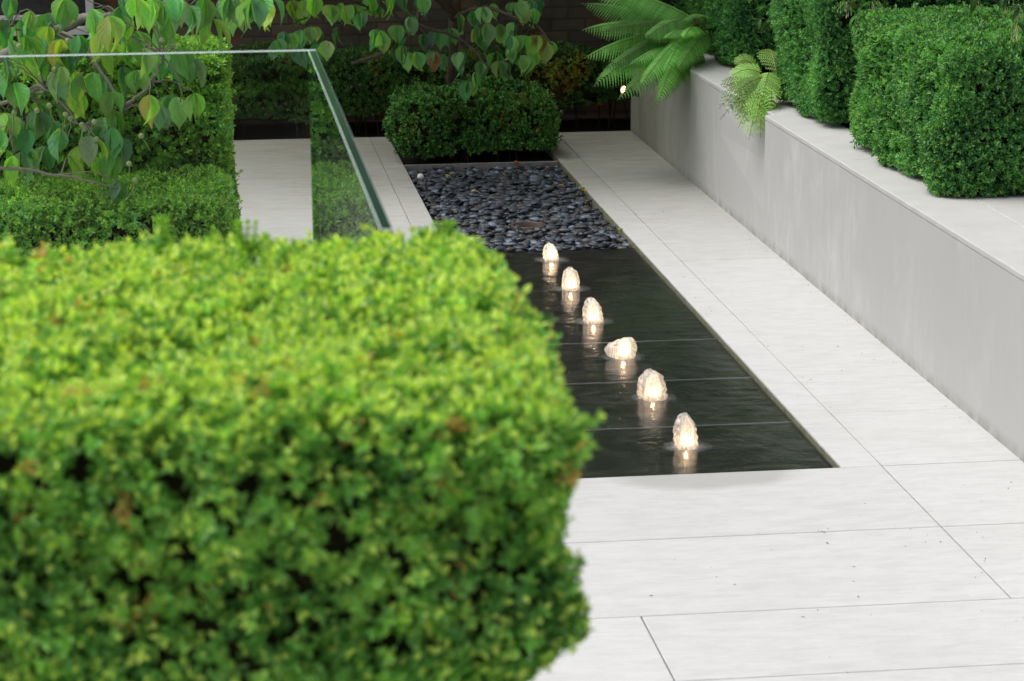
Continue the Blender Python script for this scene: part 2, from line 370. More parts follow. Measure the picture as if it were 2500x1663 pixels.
# ================================================================== FOUNTAINS
k = N('lit_bubbling_water'); ob = k.coord((90, 90, 9)); st = k.noise(ob, 1, 5, .65, .5); fine = k.noise(k.coord((230, 230, 30)), 1, 3, .6)
s_ = k.ramp(k.math('ADD', k.math('MULTIPLY', st, .7), k.math('MULTIPLY', fine, .3)), [(.42, .22), (.68, .88)])
dif = k.n('ShaderNodeBsdfDiffuse', Color=(.9, .9, .9, 1)).outputs[0]; trn = k.n('ShaderNodeBsdfTranslucent', Color=(.95, .93, .9, 1)).outputs[0]
foam = k.n('ShaderNodeMixShader', Fac=.65, i1=dif, i2=trn).outputs[0]
bn = k.bump(st, .8, .004); gl = k.n('ShaderNodeBsdfGlossy', Roughness=.12, Normal=bn).outputs[0]; tp = k.n('ShaderNodeBsdfTransparent').outputs[0]
clear = k.n('ShaderNodeMixShader', Fac=.06, i1=tp, i2=gl).outputs[0]
fc = k.n('ShaderNodeLayerWeight', Blend=.5).outputs['Facing']; s_ = k.math('MULTIPLY', s_, k.ramp(fc, [(.30, 1), (.85, .18)]))
M['jet'] = k.done(k.n('ShaderNodeMixShader', Fac=s_, i1=clear, i2=foam).outputs[0])
k = N('splash_foam'); tcn = k.n('ShaderNodeTexCoord').outputs['Object']; ln_ = k.n('ShaderNodeVectorMath', _operation='LENGTH', i0=tcn).outputs['Value']
fa = k.math('MULTIPLY', k.n('ShaderNodeMapRange', Value=ln_, i1=.035, i2=.092, i3=1., i4=0.).outputs[0], k.ramp(k.noise(k.coord(), 70, 4, .7), [(.35, 0), (.75, .55)]))
M['foam'] = k.done(k.n('ShaderNodeMixShader', Fac=fa, i1=k.n('ShaderNodeBsdfTransparent').outputs[0], i2=k.pbr((.7, .72, .75), .3)).outputs[0])
k = N('warm_lens'); M['lens'] = k.done(k.n('ShaderNodeEmission', Color=(1, .66, .34, 1), Strength=4.).outputs[0])
M['steel'] = simple('brushed_steel', (.45, .45, .44), .3, .5, 1., .2, 40)
def jet_mesh(w_, h_, seed, lean=0., side=0., inner=False):
    r = random.Random(seed); bm = bmesh.new(); ns, nr = (64, 34) if not inner else (40, 22); rings = []
    ph = [(r.randint(3, 6), r.uniform(0, 6.28)), (r.randint(7, 11), r.uniform(0, 6.28)), (r.randint(14, 22), r.uniform(0, 6.28))]
    lx, ly = r.uniform(-.006, .006)+lean, r.uniform(-.004, .004)
    for i in range(nr):
        t = i/(nr-1); rr = w_/2*(max(0, 1-t**4.2)**.5)*(1+.10*(1-t)**3)*(.86+.16*math.sin(t*2.6+.3)); ring = []
        for j in range(ns):
            a_ = 2*math.pi*j/ns
            lump_ = .06*math.sin(13*t+3*a_+ph[2][1])*t+.05*math.sin(31*t-9*a_)*t+.07*math.sin(ph[0][0]*a_+ph[0][1]+2.2*t)+.045*math.sin(ph[1][0]*a_+ph[1][1]-1.5*t)*(1-.3*t)+.03*math.sin(ph[2][0]*a_+ph[2][1])+.035*math.sin(25*t+5*a_)
            q = rr*(1+lump_)
            sk = side*max(0, math.cos(a_-math.pi))**2*(t*(1-t)*4)*.5*w_ if side else 0
            zz = h_*t*(1+r.uniform(-.035, .05)*t*t+(.05*math.sin(3*a_+ph[0][1])+.04*math.sin(7*a_+ph[1][1]))*t)
            ring.append(bm.verts.new((q*math.cos(a_)+lx*t-sk, q*math.sin(a_)+ly*t, zz)))
        rings.append(ring)
    for i in range(nr-1):
        for j in range(ns): bm.faces.new((rings[i][j], rings[i][(j+1) % ns], rings[i+1][(j+1) % ns], rings[i+1][j])).smooth = True
    bm.faces.new(rings[-1]); return bm
fdat = [(.070, .083, 'small rounded bubbling water jet beside the black pebbles, farthest of the six'),
        (.078, .101, 'tall narrow bubbling water jet, second from the black pebbles'),
        (.086, .104, 'bubbling water jet with a pointed knobbly top, third from the black pebbles'),
        (.088, .082, 'lowest bubbling water jet, leaning and spilling to one side with a small peak'),
        (.106, .108, 'widest bubbling water jet, domed with stringy edges, second from the near end of the pool'),
        (.082, .118, 'tallest egg shaped bubbling water jet, nearest the white paving')]
for i, ((fx, fy), (fw, fh, lab)) in enumerate(zip(FY, fdat)):
    t = thing('fountain_jet', lab, 'fountain', (fx, fy, -.022), 'lit bubbling jets in a row down the black pool')
    o = obj('water_dome', jet_mesh(fw*.94, fh*.94, 31+i, -.006 if i != 3 else .014, 1.0 if i == 3 else 0), M['jet'], t, False)
    o = obj('water_core', jet_mesh(fw*.52, fh*.86, 61+i, 0 if i != 3 else .012, 0, True), M['jet'], t, False)
    for k_ in range(1):
        b2 = bmesh.new(); ng, nq = 40, 8; ctr = []
        for a_ in range(nq+1): ctr.append([b2.verts.new(((.02+.075*a_/nq)*math.cos(2*math.pi*q/ng), (.02+.075*a_/nq)*math.sin(2*math.pi*q/ng), .0022+.0012*math.sin(a_*2.4)*math.exp(-a_*.3))) for q in range(ng)])
        for a_ in range(nq):
            for q in range(ng): b2.faces.new((ctr[a_][q], ctr[a_][(q+1) % ng], ctr[a_+1][(q+1) % ng], ctr[a_+1][q])).smooth = True
        obj('splash_ring', b2, M['foam'], t, False)
    b3 = bmesh.new(); bmesh.ops.create_cone(b3, cap_ends=True, segments=24, radius1=.018, radius2=.016, depth=.03, matrix=Matrix.Translation((0, 0, -.006)))
    nz_ = obj('nozzle', b3, M['steel'], t, False)
    b4 = bmesh.new(); bmesh.ops.create_cone(b4, cap_ends=True, segments=24, radius1=.0125, radius2=.010, depth=.006, matrix=Matrix.Translation((0, 0, .0135)))
    obj('lamp_lens', b4, M['lens'], nz_, False)
    ld = bpy.data.lights.new('jet_lamp', 'POINT'); ld.energy = .14; ld.color = (1, .66, .36); ld.shadow_soft_size = .008
    lo_ = bpy.data.objects.new('jet_lamp', ld); link(lo_, t); lo_.location = (0, 0, .024)

# ================================================================== PEBBLES
GX0, GX1, GY0, GY1 = X0+.006, X1-.006, 11.362, 13.835
def pebble_field():
    base = bmesh.new(); bmesh.ops.create_icosphere(base, subdivisions=2, radius=1)
    bv = np.array([v.co[:] for v in base.verts]); bf = np.array([[v.index for v in f.verts] for f in base.faces]); base.free()
    n = 3000; r = np.random.default_rng(5)
    c = np.stack([r.uniform(GX0+.015, GX1-.015, n), r.uniform(GY0+.012, GY1-.01, n), r.uniform(-.062, -.018, n)], 1)
    hole = np.array([1.594, 12.0]); dd = np.hypot(c[:, 0]-hole[0], c[:, 1]-hole[1]); c = c[dd > .102]; n = len(c)
    top = np.linspace(0, 1, n)
    s = r.uniform(.014, .031, (n, 1))*np.stack([np.ones(n)*1.15, r.uniform(.62, .95, n), r.uniform(.28, .48, n)], 1)
    V = []; 
    for i in range(n):
        yaw = r.uniform(0, 6.28); tl_ = r.normal()*.35; cy, sy = math.cos(yaw), math.sin(yaw); ct, st_ = math.cos(tl_), math.sin(tl_)
        Rm = np.array([[cy, -sy*ct, sy*st_], [sy, cy*ct, -cy*st_], [0, st_, ct]])
        v = bv*(1+.06*np.sin(bv@r.normal(size=(3, 1))*2.5+r.uniform(0, 6)))*s[i]
        V.append(v@Rm.T+c[i])
    V = np.concatenate(V); F = (bf[None]+(np.arange(n)*len(bv))[:, None, None]).reshape(-1, 3)
    t = r.random((n, 1)); col = np.array([[.035, .045, .066]])*(1-t)+np.array([[.060, .060, .066]])*t
    br = r.random(n); col[br > .80] = np.array([.11, .135, .18])*r.uniform(.8, 1.5, (sum(br > .80), 1)); col[br > .95] = np.array([.085, .062, .052]); col *= r.uniform(.5, 1.15, (n, 1))
    return mesh_np('pebbles', V, F, np.repeat(col, len(bv), 0), None, True)
k = N('black_pebble'); c = k.n('ShaderNodeVertexColor', _layer_name='Col').outputs[0]; a = k.noise(k.coord(), 55, 4, .6); b = k.noise(k.coord((1, 1, 1)), 23, 3, .5, 2.5)
c2 = k.mix(c, (.30, .31, .33), k.math('MULTIPLY', k.ramp(b, [(.485, 0), (.5, 1), (.515, 0)]), .16))
M['pebble'] = k.done(k.pbr(c2, k.ramp(a, [(.3, .32), (.7, .6)]), k.bump(a, .1, .001), .5))
tag(obj('pebbles', pebble_field(), M['pebble']), 'dark blue-grey polished pebbles filling the bed beyond the pool', 'pebbles', kind='stuff')
bm = bmesh.new(); box(bm, X0, X1, 11.356, 13.86, -.119, -.105); tag(obj('pebble_bed', bm, M['soil']), kind='structure')
bm = bmesh.new(); box(bm, X0+.004, X1-.004, 13.84, 13.862, -.11, -.002, .002); tag(obj('bed_edging', bm, simple('grey_edging', (.2, .195, .18), .8, .2, 0, .3, 30)), kind='structure')
# recessed round fitting
t = thing('recessed_light', 'round dark recessed light sunk among the black pebbles', 'light', (1.594, 12.0, -.03))
def lathe(prof, seg=40):
    bm = bmesh.new(); rings = [[bm.verts.new((r_*math.cos(2*math.pi*q/seg), r_*math.sin(2*math.pi*q/seg), z_)) for q in range(seg)] for r_, z_ in prof]
    for a_ in range(len(rings)-1):
        for q in range(seg): bm.faces.new((rings[a_][q], rings[a_][(q+1) % seg], rings[a_+1][(q+1) % seg], rings[a_+1][q])).smooth = True
    return bm
rust = simple('weathered_bronze', (.10, .07, .055), .5, .5, .3, .5, 50)
obj('housing', lathe([(.088, -.07), (.088, .010), (.086, .013), (.080, .013), (.078, .010), (.074, -.068)]), rust, t, False)
b3 = lathe([(.074, -.066), (.04, -.065), (.001, -.064)]); obj('lens', b3, simple('black_glass', (.01, .01, .01), .15, .5), t, False)

# ================================================================== WALLS
bm = bmesh.new(); 
for a_, b_, xr, xe in ((-4, 11.27, 2.623, 2.623), (11.27, 12.3, 2.665, 2.623), (12.3, 13.07, 2.623, 2.623), (13.07, 14.92, 2.665, 2.64)):
    pr_ = lambda x_: [(2.623, -.1), (2.623, .15), (2.623+(x_-2.623)*.5, .38), (x_, .53), (x_, .5882), (2.889, .5882), (2.889, -.1)]
    A_ = [bm.verts.new((p_[0], a_, p_[1])) for p_ in pr_(xr)]; B_ = [bm.verts.new((p_[0], b_, p_[1])) for p_ in pr_(xe)]
    for i_ in range(6): bm.faces.new((A_[i_], A_[i_+1], B_[i_+1], B_[i_]))
    if xr < 2.63: bm.faces.new(A_); bm.faces.new(B_[::-1])
bmesh.ops.recalc_face_normals(bm, faces=bm.faces[:])
t = thing('planter_wall', 'long low pale rendered planter wall beside the paving with flat coping', 'wall', (2.62, 5, 0))
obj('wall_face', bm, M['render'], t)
bm = bmesh.new()
cops = [-4, -1, 2, 4.9, 7.0, 9.92, 11.272]
for a, b, c_ in [(p_, q_, 2.6212) for p_, q_ in zip(cops[:-1], cops[1:])]+[(11.273, 12.299, 2.663), (12.3, 13.072, 2.6212), (13.073, 14.922, 2.663)]: box(bm, c_, 2.897, a+.0004, b-.0004, .588, .611, .005, 0, 3)
box(bm, 2.8975, 3.9, 4.4, 9.15, .57, .611, .003); box(bm, 2.8975, 3.9, -4, 4.395, .57, .611, .003)
for v in bm.verts:
    if 11.2725 < v.co.y < 12.2995 and v.co.x < 2.7: v.co.x -= .042*(v.co.y-11.273)/1.026
    if v.co.y > 13.0725 and v.co.x < 2.7: v.co.x -= .023*(v.co.y-13.073)/1.85
M['coping'] = simple('pale_coping', (.50, .495, .48), .75, .3, 0, .13, 9)
obj('coping', bm, M['coping'], t)
bm = bmesh.new(); box(bm, 2.885, 4.6, -4, 14.9, -.1, .55); tag(obj('planter_soil', bm, M['soil']), kind='structure')
bm = bmesh.new(); box(bm, X0+.002, X1-.002, 13.865, 15.7, -.119, -.03); box(bm, -8, 4.6, 14.935, 15.8, -.119, -.02)
for v in bm.verts: v.co.z += random.uniform(-.002, .002)
tag(obj('soil_bed', bm, M['soil']), kind='structure')
# brick wall, unseen top raised to block sky and darken the far garden
k = N('old_stock_brick'); br = k.n('ShaderNodeTexBrick', Vector=None) if False else k.n('ShaderNodeTexBrick')
tc = k.n('ShaderNodeTexCoord').outputs['Object']; sp_ = k.n('ShaderNodeSeparateXYZ', Vector=tc); cb = k.n('ShaderNodeCombineXYZ', X=sp_.outputs[0], Y=sp_.outputs[2])
k.ln(cb.outputs[0], br.inputs['Vector'])
for a_, b_ in (('Scale', 1.), ('Brick Width', .225), ('Row Height', .076), ('Mortar Size', .006), ('Bias', -.1)): br.inputs[a_].default_value = b_
br.inputs['Color1'].default_value = (.12, .095, .065, 1); br.inputs['Color2'].default_value = (.07, .058, .045, 1); br.inputs['Mortar'].default_value = (.06, .052, .04, 1)
nz = k.noise(k.coord(), 3.5, 5, .6); rd = k.ramp(k.noise(k.coord((4, 4, 11)), 1, 2, .5), [(.58, 0), (.64, 1)])
c = k.mix(br.outputs['Color'], (.17, .06, .04), k.math('MULTIPLY', rd, .7)); c = k.mix(c, (.02, .022, .015), k.ramp(nz, [(.45, 0), (.75, .8)]))
M['brick'] = k.done(k.pbr(c, .9, k.bump(k.math('SUBTRACT', nz, br.outputs['Fac']), .7, .01), .2))
bm = bmesh.new(); box(bm, -8, 5.2, 15.8, 16.05, -.1, 6.2)
wl = obj('brick_wall', bm, M['brick']); tag(wl, 'old shaded brown brick garden wall behind the back hedges', 'wall')
# window at far left in the wall
M['paint'] = simple('weathered_white_paint', (.50, .49, .50), .7, .3, 0, .25, 30)
t = thing('timber_window', 'weathered pale timber window frame with black panes in the back wall', 'window', (-1.15, 15.74, .5))
bm = bmesh.new()
box(bm, -2.3, -.66, 15.70, 15.80, .575, .625, .004); box(bm, -.705, -.655, 15.695, 15.80, .626, 1.8, .004); box(bm, -2.3, -2.24, 15.695, 15.80, .626, 1.8, .004); box(bm, -2.239, -.706, 15.70, 15.79, 1.75, 1.8, .004)
obj('frame', bm, M['paint'], t)
bm = bmesh.new(); box(bm, -2.238, -.707, 15.72, 15.76, .672, .70, .003); obj('glazing_bar', bm, M['paint'], t)
bm = bmesh.new(); box(bm, -2.24, -.705, 15.775, 15.785, .626, 1.749); obj('pane', bm, simple('dark_pane', (.006, .006, .007), .2, .5), t)
bm = bmesh.new(); box(bm, -2.4, -.60, 15.60, 15.799, .49, .53, .005); obj('sill', bm, M['paint'], t)

# ================================================================== HEDGES
def mul(p_, m): return [((c[0]*m[0], c[1]*m[1], c[2]*m[2]), w_) for c, w_ in p_]
GR = [((.012, .045, .012), 1.0), ((.022, .080, .016), 2.4), ((.036, .125, .024), 2.6), ((.060, .175, .035), 1.4), ((.035, .13, .055), .6)]
GB = [((.010, .05, .020), 1.0), ((.018, .085, .026), 2.4), ((.03, .125, .036), 2.4), ((.055, .18, .055), 1.2)]
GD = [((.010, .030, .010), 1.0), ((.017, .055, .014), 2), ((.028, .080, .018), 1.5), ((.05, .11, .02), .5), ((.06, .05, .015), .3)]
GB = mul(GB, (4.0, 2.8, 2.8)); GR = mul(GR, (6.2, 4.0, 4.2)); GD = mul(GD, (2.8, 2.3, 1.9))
hg = 'clipped box cubes on the planter wall'
hedge('box_hedge', 'large clipped box cube on the wall coping, nearest the camera at top right', hg, (2.765, 8.93, .605), (3.95, 10.35, 1.205), .10, 'xyZ', 6400, .018, GB, seed=1, tip=(.26, .50, .14), tipfrac=.30, lump=.022)
hedge('box_hedge', 'middle clipped box cube on the planter wall, between two gaps', hg, (2.76, 10.78, .60), (3.95, 11.75, 1.33), .10, 'xyZ', 6000, .018, GB, seed=2, tip=(.2, .44, .14), tipfrac=.25, lump=.025)
hedge('box_hedge', 'farthest clipped box cube on the planter wall, beside the large green fern', hg, (2.81, 12.90, .60), (3.95, 14.6, 1.35), .10, 'xyZ', 5600, .018, GB, seed=3, tip=(.13, .38, .11), tipfrac=.2, lump=.02)
GB0 = GB
# left, seen through the glass
hedge('box_hedge', 'low clipped box hedge step behind the glass screen, fresh green', 'stepped box hedges behind the glass', (-1.6, 7.93, .30), (.072, 8.62, .858), .07, 'xyZX', 6600, .0165, GR, seed=4, tip=(.34, .56, .12), tipfrac=.42)
hedge('box_hedge', 'taller clipped box hedge rising behind the low hedge step and glass', 'stepped box hedges behind the glass', (-1.6, 8.58, .2), (.082, 9.12, 1.262), .06, 'xyZX', 6200, .0165, GR, seed=5, tip=(.30, .50, .07), tipfrac=.42)
bm = bmesh.new(); box(bm, -1.55, .02, 8.0, 9.08, 0, .32); tag(obj('planter', bm, simple('dark_planter', (.06, .06, .055), .7, .3)), 'dark planter under the stepped hedges behind the glass', 'planter')
# back
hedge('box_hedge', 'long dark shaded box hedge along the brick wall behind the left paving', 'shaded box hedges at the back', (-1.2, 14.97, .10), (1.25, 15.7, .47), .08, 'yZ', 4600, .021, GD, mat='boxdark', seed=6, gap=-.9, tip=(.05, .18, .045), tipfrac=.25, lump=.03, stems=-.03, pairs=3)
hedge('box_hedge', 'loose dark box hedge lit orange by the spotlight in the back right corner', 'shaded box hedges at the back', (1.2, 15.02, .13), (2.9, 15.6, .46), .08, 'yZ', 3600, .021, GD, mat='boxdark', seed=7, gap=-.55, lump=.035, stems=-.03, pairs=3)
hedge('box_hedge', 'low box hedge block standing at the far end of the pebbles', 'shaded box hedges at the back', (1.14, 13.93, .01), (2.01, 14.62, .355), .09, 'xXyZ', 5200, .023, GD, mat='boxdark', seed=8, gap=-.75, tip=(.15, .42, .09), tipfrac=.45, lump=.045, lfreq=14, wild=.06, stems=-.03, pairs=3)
# foreground
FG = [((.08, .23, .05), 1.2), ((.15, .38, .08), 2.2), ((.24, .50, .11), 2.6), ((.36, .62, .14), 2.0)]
t = thing('box_hedge', 'large yellow-green box hedge filling the lower left foreground', 'hedge', (0, 2.5, 1.40))
lo, hi = (-.52, 2.17, 1.345), (.343, 3.02, 1.677)
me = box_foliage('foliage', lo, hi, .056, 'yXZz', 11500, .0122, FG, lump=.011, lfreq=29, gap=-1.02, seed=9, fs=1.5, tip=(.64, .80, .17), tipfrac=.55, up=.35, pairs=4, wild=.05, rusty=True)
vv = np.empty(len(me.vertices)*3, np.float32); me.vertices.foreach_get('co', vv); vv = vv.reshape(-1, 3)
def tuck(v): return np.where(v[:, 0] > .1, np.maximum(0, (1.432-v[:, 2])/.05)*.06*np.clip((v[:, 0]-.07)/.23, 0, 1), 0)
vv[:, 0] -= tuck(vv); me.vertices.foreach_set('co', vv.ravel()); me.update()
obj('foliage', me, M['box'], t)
cb_ = core(lo, hi, .056, .034, 9, .011, 29)
for v in cb_.verts: v.co.x -= tuck(np.array([v.co[:]]))[0]
obj('branches', cb_, M['twigs'], t)
M['gstem'] = simple('green_stem', (.16, .26, .05), .6)
for i in range(46):
    x = random.uniform(-.3, .3); y = random.uniform(2.6, 2.96); hgt = random.uniform(.012, .034)
    if i < 6: x, y, hgt = (-.055+random.uniform(-.006, .006), 2.93, .045)
    elif i < 12: x, y, hgt = (.05+random.uniform(-.012, .012), 2.94, .036)
    elif i < 20: x, y, hgt = (.285+random.uniform(-.02, .02), 2.93, .03)
    z = 1.668; p0 = Vector((x, y, z)); p1 = p0+Vector((random.uniform(-.006, .006), random.uniform(-.006, .006), hgt)); bm = bmesh.new(); tube(bm, [p0, (p0+p1)/2, p1], .0008, 5); PB, DB = [], []
    for q in range(int(hgt/.0048)+2):
        pp = p0.lerp(p1, min(1, q*.0048/hgt)); a_ = q*1.57+random.uniform(-.2, .2)
        for sg in (-1, 1): PB.append(pp[:]); DB.append((math.cos(a_)*sg, math.sin(a_)*sg, random.uniform(.6, 1.3)))
    for sg in (-1, 1, 0): PB.append(p1[:]); DB.append((sg*.25, random.uniform(-.2, .2), 1.5))
    PB = np.array(PB); DB = np.array(DB); n_ = len(PB); tp_ = 1.1-.5*(PB[:, 2]-p0.z)/hgt
    lm = simple_leaves('shoot', PB, DB, np.tile([0, 0, 1.], (n_, 1))+rng.normal(size=(n_, 3))*.3, rng.uniform(.008, .0145, n_)*tp_, rng.uniform(.0045, .0065, n_)*tp_, np.array([[.32, .55, .09]])*rng.uniform(.7, 1.5, (n_, 1)))
    for f in bm.faces: f.material_index = 1
    bm.from_mesh(lm); obj('shoot', bm, [M['box'], M['gstem']], t)
bm = bmesh.new(); box(bm, -.6, .225, 2.29, 2.9, 0, 1.40, .003); tag(obj('planter', bm, simple('bronze_planter', (.07, .06, .05), .5, .4)), 'tall planter hidden under the foreground box hedge', 'planter')

# ================================================================== GLASS
k = N('glass_face'); g = k.n('ShaderNodeNewGeometry'); dt = k.n('ShaderNodeVectorMath', _operation='DOT_PRODUCT', i0=g.outputs['Normal'], i1=g.outputs['Incoming']).outputs['Value']
om = k.math('SUBTRACT', 1., k.math('ABSOLUTE', dt)); F_ = k.math('ADD', .04, k.math('MULTIPLY', .96, k.math('POWER', om, 5.)))
gl = k.n('ShaderNodeBsdfGlossy', Roughness=.0, Color=(.97, 1, .98, 1)).outputs[0]; tp = k.n('ShaderNodeBsdfTransparent', Color=(.985, .995, .99, 1)).outputs[0]
M['glassface'] = k.done(k.n('ShaderNodeMixShader', Fac=F_, i1=tp, i2=gl).outputs[0])
k = N('glass_edge'); a = k.noise(k.coord((6, 1.2, 6)), 5, 4, .6); M['glassedge'] = k.done(k.pbr(k.mix((.008, .035, .022), (.03, .08, .055), a), .08, None, .35))
M['glassarris'] = simple('sky_glint_arris', (.62, .74, .70), .3, .5)  # sky glint on the chamfers painted in as a pale mint base colour
def glass_pane(name, parent, x0, x1, y0, y1, z0, z1, axis):
    bm = bmesh.new(); b = .0019 if axis == 1 else .0011
    box(bm, x0, x1, y0, y1, z0, z1, b)
    for f in bm.faces:
        n_ = f.normal; f.material_index = 0 if abs(n_[axis]) > .9 else (1 if max(abs(c_) for c_ in n_) > .9 else (2 if abs(n_.z) > .3 else 0))
    return obj(name, bm, [M['glassface'], M['glassedge'], M['glassarris']], parent)
GXc, GYc, GZ = .2115, 4.90, 1.689
t = thing('glass_balustrade', 'frameless clear glass balustrade with green polished edges turning a corner', 'balustrade', (GXc, GYc, 0))
glass_pane('glass_panel', t, -1.3, GXc+.0162, GYc, GYc+.0155, .12, GZ, 1)
glass_pane('glass_panel', t, GXc, GXc+.0155, 2.97, GYc-.0015, .12, GZ-.001, 0)
bm = bmesh.new(); box(bm, -1.3, GXc+.034, GYc-.012, GYc+.034, 0, .1195, .002); box(bm, GXc-.012, GXc+.034, 2.97, GYc-.0125, 0, .1195, .002)
obj('base_channel', bm, M['steel'], t)

# ================================================================== BROAD LEAVES (dogwood)
def broad_leaves(name, P, D, Nn, L, W, col, cup=.18, bend=.55, seed=1, pw=.80):
    r = np.random.default_rng(seed); n = len(P); nu, nv = 5, 9
    D = unit(D); S = unit(np.cross(D, Nn)); U = np.cross(S, D)
    v = np.linspace(0, 1, nv); prof = np.sin(np.pi*np.clip(v, 0, 1)**pw)**.85*(1-.28*v**4); prof[0] = .03; prof[-1] = .0; prof[-2] *= .62
    u = np.linspace(-1, 1, nu); VV, UU = np.meshgrid(v, u, indexing='ij'); PR = prof[:, None]*np.ones((1, nu))
    be = (bend*r.uniform(.3, 1.6, n))[:, None, None]; cu_ = (cup*r.uniform(.3, 1.8, n))[:, None, None]
    tw = r.normal(size=(n, 1, 1))*.25; wv_ = r.uniform(0, 6.28, (n, 1, 1))
    th = be*VV[None]                      # arc bend
    along = np.where(be > 1e-3, np.sin(th)/be, VV[None]); down = (1-np.cos(th))/be
    su = UU[None]*PR[None]*.5; rise = cu_*np.abs(UU[None])**1.3*PR[None]+.035*np.sin(VV[None]*16+wv_+np.sign(UU)[None]*1.5)*np.abs(UU[None])**2*PR[None]+tw*UU[None]*VV[None]*.3
    Lc = L[:, None, None]; Wc = W[:, None, None]
    V = P[:, None, None, :]+D[:, None, None, :]*(Lc*along)[..., None]+S[:, None, None, :]*(Wc*su)[..., None]+U[:, None, None, :]*(-Lc*down+Wc*rise)[..., None]
    V = V.reshape(-1, 3); uv = np.stack([np.tile(((UU+1)/2).ravel(), n), np.tile(VV.ravel(), n)], 1)
    i, j = np.meshgrid(np.arange(nv-1), np.arange(nu-1), indexing='ij'); q = (i*nu+j).ravel()
    F = np.stack([q, q+1, q+nu+1, q+nu], 1); F = (F[None]+(np.arange(n)*nu*nv)[:, None, None]).reshape(-1, 4)
    cc = np.repeat(col, nu*nv, 0).reshape(n, nv, nu, 3)
    e = (r.random(n) < .10)[:, None, None]; edge = np.clip((np.abs(UU)[None]*.7+VV[None]*.6-.95)*3, 0, 1)*e
    cc = cc*(1-edge[..., None])+np.array([.28, .15, .04])*edge[..., None]
    return mesh_np(name, V, F, cc.reshape(-1, 3), uv, True)
def px(x, y, Y):       # survey helper: direction seen at photo position (x,y) carried out to distance Y
    d = cf*6012.11+cr*(x-1250)-cu*(y-831.5); return Vector((0, 0, H))+d*(Y/d.y)

# ---- near dogwood, left
t = thing('dogwood_tree', 'dogwood tree with drooping green leaves and grey twigs hanging behind the glass', 'tree', (-1.75, 8.3, 0))
r = random.Random(4)
mulp = lambda p_, m: [tuple(min(.8, c*k_) for c, k_ in zip(q, m)) for q in p_]
nodes = [(25, 5, 4), (75, 40, 3), (160, 10, 4), (120, 45, 4), (225, 35, 4), (60, 100, 4), (5, 60, 3), (330, 5, 3), (345, 20, 3), (380, 10, 4), (425, 15, 4), (460, 30, 4), (500, 10, 3), (480, 50, 3), (560, 5, 4), (585, 22, 5), (615, 10, 4), (645, 20, 4), (660, 3, 3), (640, 3, 3),
         (80, 105, 4), (105, 110, 4), (150, 110, 4), (20, 110, 3), (5, 150, 3), (35, 215, 4), (90, 145, 3), (115, 190, 4), (190, 100, 3), (205, 190, 2), (230, 190, 4), (255, 195, 3), (190, 235, 3), (300, 175, 3), (335, 185, 4), (350, 130, 2), (440, 130, 3), (445, 150, 3), (465, 155, 4), (400, 145, 3), (415, 245, 3), (475, 240, 4), (390, 270, 3), (365, 245, 3), (430, 250, 3), (280, 285, 4), (255, 300, 3), (270, 120, 3), (310, 115, 3),
         (10, 290, 4), (45, 300, 4), (95, 285, 4), (70, 330, 3), (125, 310, 4), (160, 250, 3), (30, 395, 4), (15, 380, 3), (150, 330, 3), (210, 330, 4), (235, 355, 3), (255, 385, 4), (190, 370, 2), (290, 455, 3), (275, 390, 3), (110, 370, 3), (0, 330, 3), (50, 385, 3), (170, 395, 2), (330, 90, 4), (385, 75, 4), (250, 60, 4), (300, 45, 4), (290, 80, 3), (520, 60, 3)]
P, D, L, Cc = [], [], [], []; bmt = bmesh.new(); hubs = [px(130, 75, 8.3), px(290, 40, 8.2), px(420, 5, 8.2), px(300, 265, 8.1), px(60, 230, 8.2), px(150, 430, 8.0), px(560, -40, 8.1), px(395, 130, 8.1), px(30, 60, 8.2), px(110, 215, 8.1), px(210, 130, 8.2), px(200, 310, 8.05), px(30, 330, 8.0), px(370, 200, 8.1)]
pal = mulp([(.08, .24, .045), (.13, .33, .06), (.19, .42, .07), (.06, .20, .06), (.26, .44, .07), (.11, .30, .11), (.15, .36, .12)], (1.5, 1.3, 1.5))
for x, y, m in nodes+[(r.uniform(0, 300), r.uniform(20, 400), 3) for _ in range(24)]+[(r.uniform(280, 640), r.uniform(-10, 50), 3) for _ in range(12)]:
    nd = px(x, y-14, r.uniform(7.9, 8.45)); hb = min(hubs, key=lambda q: (q-nd).length)
    mid = nd.lerp(hb, .5)+Vector((0, 0, .02)); tube(bmt, spline([hb, mid, nd], 5, .003), [.0028-.00018*i for i in range(11)], 5)
    tone = r.choice(pal)
    for q in range(m):
        a_ = r.uniform(0, 6.28); dn = r.uniform(-2.6, -.7)
        P.append(nd[:]); D.append((math.cos(a_)*.9, math.sin(a_)*.9-.15, dn)); L.append(r.uniform(.070, .125)); Cc.append([c_*r.uniform(.75, 1.3) for c_ in tone])
# unseen upper crown above the frame
for i in range(130):
    p_ = Vector((r.uniform(-2.3, .15), r.uniform(8.0, 9.4), r.uniform(1.65, 2.7))); a_ = r.uniform(0, 6.28)
    P.append(p_[:]); D.append((math.cos(a_), math.sin(a_), r.uniform(-2, -.4))); L.append(r.uniform(.07, .10)); Cc.append(r.choice(pal))
P = np.array(P); D = np.array(D); L = np.array(L); Cc = np.array(Cc); n_ = len(P)
outn = unit(D*np.array([1, 1, 0])+np.array([0, 0, .35])+rng.normal(size=(n_, 3))*.25)
obj('crown', broad_leaves('crown', P, D, outn, L, L*rng.uniform(.43, .60, n_), Cc, .30, .95, 2, .93), M['cornus'], t)
bm = bmesh.new(); base = Vector((-1.75, 8.3, 0))
def limb(pts, r0, r1, wob=.006, seg=8):
    s_ = spline(pts, 6, wob); tube(bm, s_, [r0+(r1-r0)*i/(len(s_)-1) for i in range(len(s_))], seg, .1)
fork = Vector((-1.6, 8.25, .8))
